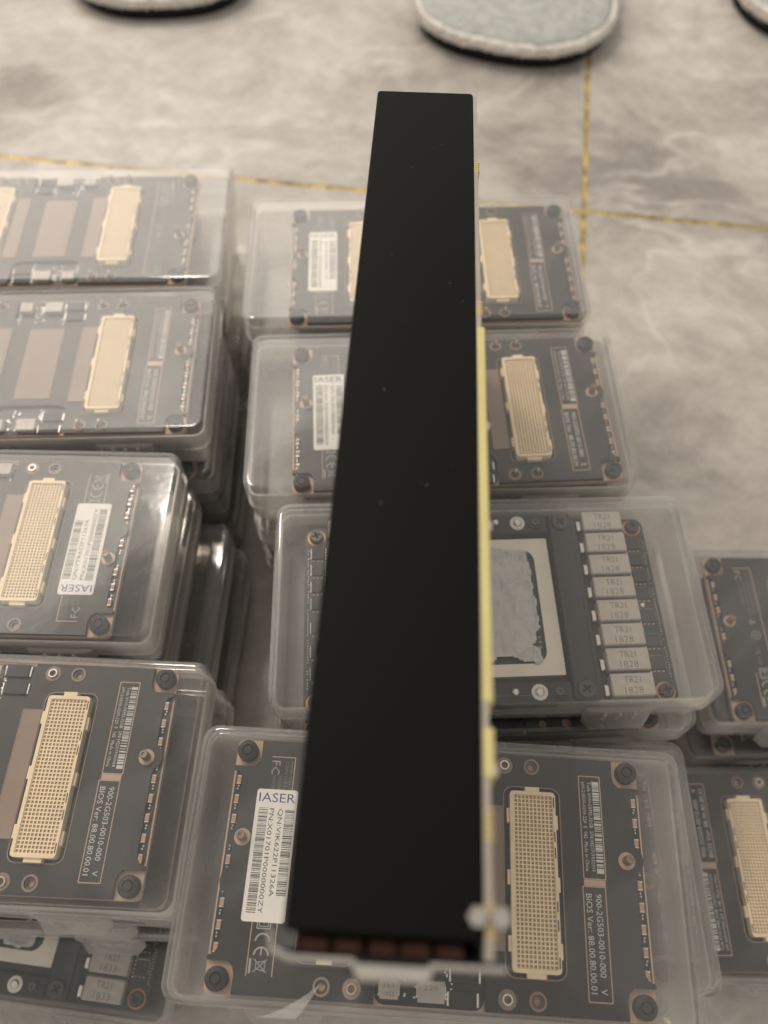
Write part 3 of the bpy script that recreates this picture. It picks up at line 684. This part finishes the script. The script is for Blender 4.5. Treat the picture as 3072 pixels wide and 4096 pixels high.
place_module(A_L2, 221.0, 133.0, 0, 1.2, "black module in the lower case of the two-case stack at the right edge")
place_case(203.8, 42.5, 0, -1.0, "single clear plastic case on the floor at the lower right edge")
place_module(A_R2, 191.6, 44.4, 0, 179.6, "black module with upward-reading serial print in the case on the floor, lower right")

# ------------------------------------------------------------------ tall black card standing on the stacks
def card():
    # local: x across the thickness, y along the length (near end 0), z up
    L, T, H = 274.0, 33.4, 111.0
    t = thing("expansion_card", "long matt black cooler card standing on edge across the middle cases, pale board edge", "expansion card", (0, 0, 0))
    hx = T / 2
    b = MB().loft([(rrect(-hx + .3, hx - .3, 21, L, .8, 3), 4), (rrect(-hx, hx, 20.5, L, 1.0, 3), 5), (rrect(-hx, hx, 7.3, L, 1.0, 3), H - .5), (rrect(-hx + .4, hx - .4, 7.7, L - .4, .8, 3), H)])
    ob("shroud", b.build("shroud", "shroud", smooth=40), t)
    specks = MB(); rnd = random.Random(3)
    for k in range(11):
        x, y = rnd.uniform(-14, 14), rnd.uniform(90, 262); s = rnd.uniform(.08, .2)
        specks.add([(x - s, y, H + .02), (x + s * rnd.uniform(.5, 2.5), y - s * .4, H + .02), (x + s, y + s, H + .02), (x - s * .4, y + s, H + .02)], [[0, 1, 2, 3]])
    ob("dust_specks", specks.build("dust_specks", "dimprint"), t, kind="stuff")
    fm = [MB().box(-2.3 + .2 * k, 2.3 - .1 * k, 4.9, 7.0 - .1 * k, -.2, .2).build("heat_fin", "fin") for k in range(3)]
    for k in range(5):
        for q in range(5):
            ob("heat_fin", fm[(k + q) % 3], t, (-12.2 + k * 5.9 + .5 * (q % 2), .35 * q, H - 4.5 - 1.5 * q), (k - 2) * 1.5)
    ob("end_wall", MB().loft([(rrect(-hx, hx, 11.5, 12.3, .1, 1), H - 70), (rrect(-hx, hx, 4.0, 4.8, .1, 1), H - 2)]).loft([(rrect(-hx, hx, 7.2, 12, .1, 1), H - 24.6), (rrect(-hx, hx, 5.6, 10, .1, 1), H - 24)]).build("end_wall", "shroud"), t)
    pcb = ob("circuit_board", MB().loft([(rrect(hx + .05, hx + 1.35, 18, L - 1, .1, 1), 2), (rrect(hx + .05, hx + 1.35, 4.6, L - 1, .1, 1), H - .3)]).build("circuit_board", "pcbedge"), t)
    gm = MB().box(hx + .06, hx + 1.75, 0, .5, H - 8, H - .24).build("edge_contact", "brass")
    for y0 in (227, 160, 23.5, 8.0):
        for k in range(5): ob("edge_contact", gm, pcb, (0, y0 + k * 1.15, 0))
    for y0, y1 in ((49, 155), (34.5, 44)):
        ob("insulation_strip", MB().box(hx + .15, hx + 2.3, y0, y1, 30, H - .05, 0, .3).build("insulation_strip", "yellow"), t)
    sm = MB().loft([(circ(0, 0, 1.5, 16), 0), (circ(0, 0, 1.4, 16), .7), (circ(0, 0, .8, 16), 1.1)]).build("side_screw", "steel", smooth=50)
    for y, z in ((123, H - 4), (93, H - 4), (37, H - 4)):
        o = ob("side_screw", sm, t, (hx + 2.3, y, z)); o.rotation_euler = (0, R(90), 0)
    nm = MB().cyl(0, 0, 1.9, 0, 2.8, 6, bev=.3).build("standoff", "plated")
    for x in (hx - 1.2, hx + 2.6): ob("standoff", nm, t, (x, 11.0, H - 1.5))
    # bracket: thin plate at the near end, flared ends and a bent tab
    br = MB()
    outl = [(-hx - 2.6, 7.6), (-hx - 2.0, 7.6), (-hx - 1.4, 5.0), (-hx + 1.5, 3.9), (-4.8, 3.9), (-4.2, 3.2), (7.4, 3.2), (8.0, 3.9), (hx + 3.6, 3.9), (hx + 3.6, 3.2), (8.4, 3.2), (7.6, 1.0), (-4.0, 1.0), (-5.0, 3.2), (-hx + 1.2, 3.2), (-hx - 2.0, 4.2)]
    br.prism(rev(outl), H - 4, H - 1.0)
    ob("foot", MB().box(-hx + 4, hx + 2, 24, 25, -26, 6).build("foot", "plated"), t)
    ob("bracket", br.build("bracket", "plated"), t)
    return t
CARD = card()
# stands with its far lower edge and the bracket foot on the lids
# leans a little: far lower edge and the near foot stand on the lids
pitch = math.atan2(25, 272)
CARD.rotation_euler = (-pitch, 0, R(-3.14))
CARD.location = (-1.0 * MM, (0.2 - 111 * math.sin(pitch)) * MM, 0.404 - 0.152 - 0.111 * math.cos(pitch))

# ------------------------------------------------------------------ translucent sheet added in the shape of a reflection on the front lid
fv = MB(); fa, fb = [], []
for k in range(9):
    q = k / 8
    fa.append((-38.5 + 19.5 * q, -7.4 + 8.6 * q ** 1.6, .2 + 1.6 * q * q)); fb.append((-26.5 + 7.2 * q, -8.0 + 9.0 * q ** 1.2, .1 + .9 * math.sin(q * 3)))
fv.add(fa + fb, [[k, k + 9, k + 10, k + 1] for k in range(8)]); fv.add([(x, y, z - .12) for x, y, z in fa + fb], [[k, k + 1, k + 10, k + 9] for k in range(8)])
fo = ob("reflection_wedge", fv.build("reflection_wedge", "lid_reflection", smooth=80), None, (0, 0, 116.1))
fo["label"] = "pale translucent sheet shaped as the reflection on the front edge of the front middle case"; fo["category"] = "film scrap"

# ------------------------------------------------------------------ slippers
def slipper(name, label, tip, rz, w=73, mirror=1, ln=265):
    t = thing(name, label, "slipper", (tip[0], tip[1], 0), rz, "grey terry slippers at the floor's far edge")
    def outline(inset, n=130):
        pts = []
        for k in range(n):
            a = 2 * math.pi * k / n
            sg = lambda v, e: (1 if v >= 0 else -1) * abs(v) ** e
            ct, sn = math.cos(a), math.sin(a); F = 78
            x = sg(sn, .8); y = (F - inset) * -sg(ct, .8) if ct > 0 else (ln - F - inset) * -sg(ct, .9)
            wd = (w - inset) * (1 - (.2 * min(1, max(0, y) / 90)))
            pts.append((x * wd - mirror * 6 * ct, F + y))
        return pts
    sole = MB().loft([(outline(6), 0), (outline(4), 2), (outline(4), 9), (outline(6), 11)]).build("sole", "sole", smooth=50)
    ob("sole", sole, t)
    ed = MB().loft([(outline(3), 11), (outline(.2), 12.5), (outline(-.4), 15), (outline(.5), 18), (outline(2.2), 20), (outline(4.2), 19.8), (outline(5.5), 18)])
    rj = random.Random(label); ed.v = [(x + rj.uniform(-.9, .9), y + rj.uniform(-.9, .9), z + rj.uniform(-1, .8)) for x, y, z in ed.v]
    ob("edging", ed.build("edging", "fleece", smooth=70), t)
    up = MB().loft([(outline(4.2), 15), (outline(4.6), 19.7), (outline(7), 21), (outline(16), 22), (outline(30), 23), (outline(45), 23.6)]).build("upper", "terry", smooth=60)
    ob("upper", up, t)
    tr = MB(); rnd = random.Random(name + label)
    o1 = outline(1.5, 300); o0 = outline(-2.2, 300)
    for k in range(300):
        for j in range(9):
            q = rnd.random(); z = 12.5 + 7 * rnd.random()
            bx = o1[k][0] + rnd.uniform(-.8, .8); by = o1[k][1] + rnd.uniform(-.8, .8)
            nx, ny = o0[k][0] - o1[k][0], o0[k][1] - o1[k][1]; l = rnd.uniform(.5, 1.2); d = math.hypot(nx, ny) or 1
            tx, ty = -ny / d, nx / d; ww = .55
            tr.add([(bx - tx * ww, by - ty * ww, z), (bx + tx * ww, by + ty * ww, z), (bx + nx * l + tx * rnd.uniform(-.8, .8), by + ny * l + ty * rnd.uniform(-.8, .8), z - rnd.uniform(-.5, 2.0)), (bx, by, z + .9)], [[0, 1, 2], [0, 2, 3], [1, 3, 2]])
    ob("fleece_trim", tr.build("fleece_trim", "fleece"), t, kind="stuff")
    return t
slipper("slipper", "grey-green terry slipper at the top middle, toe beside the gold line", (88, 655), -20, 84)
slipper("slipper", "slipper toe just entering the picture at the top left above bare marble", (-195, 718), 4, 82, -1)
slipper("slipper", "grey-green slipper at the top right corner beyond the gold line", (390, 674), 4, 84, -1)
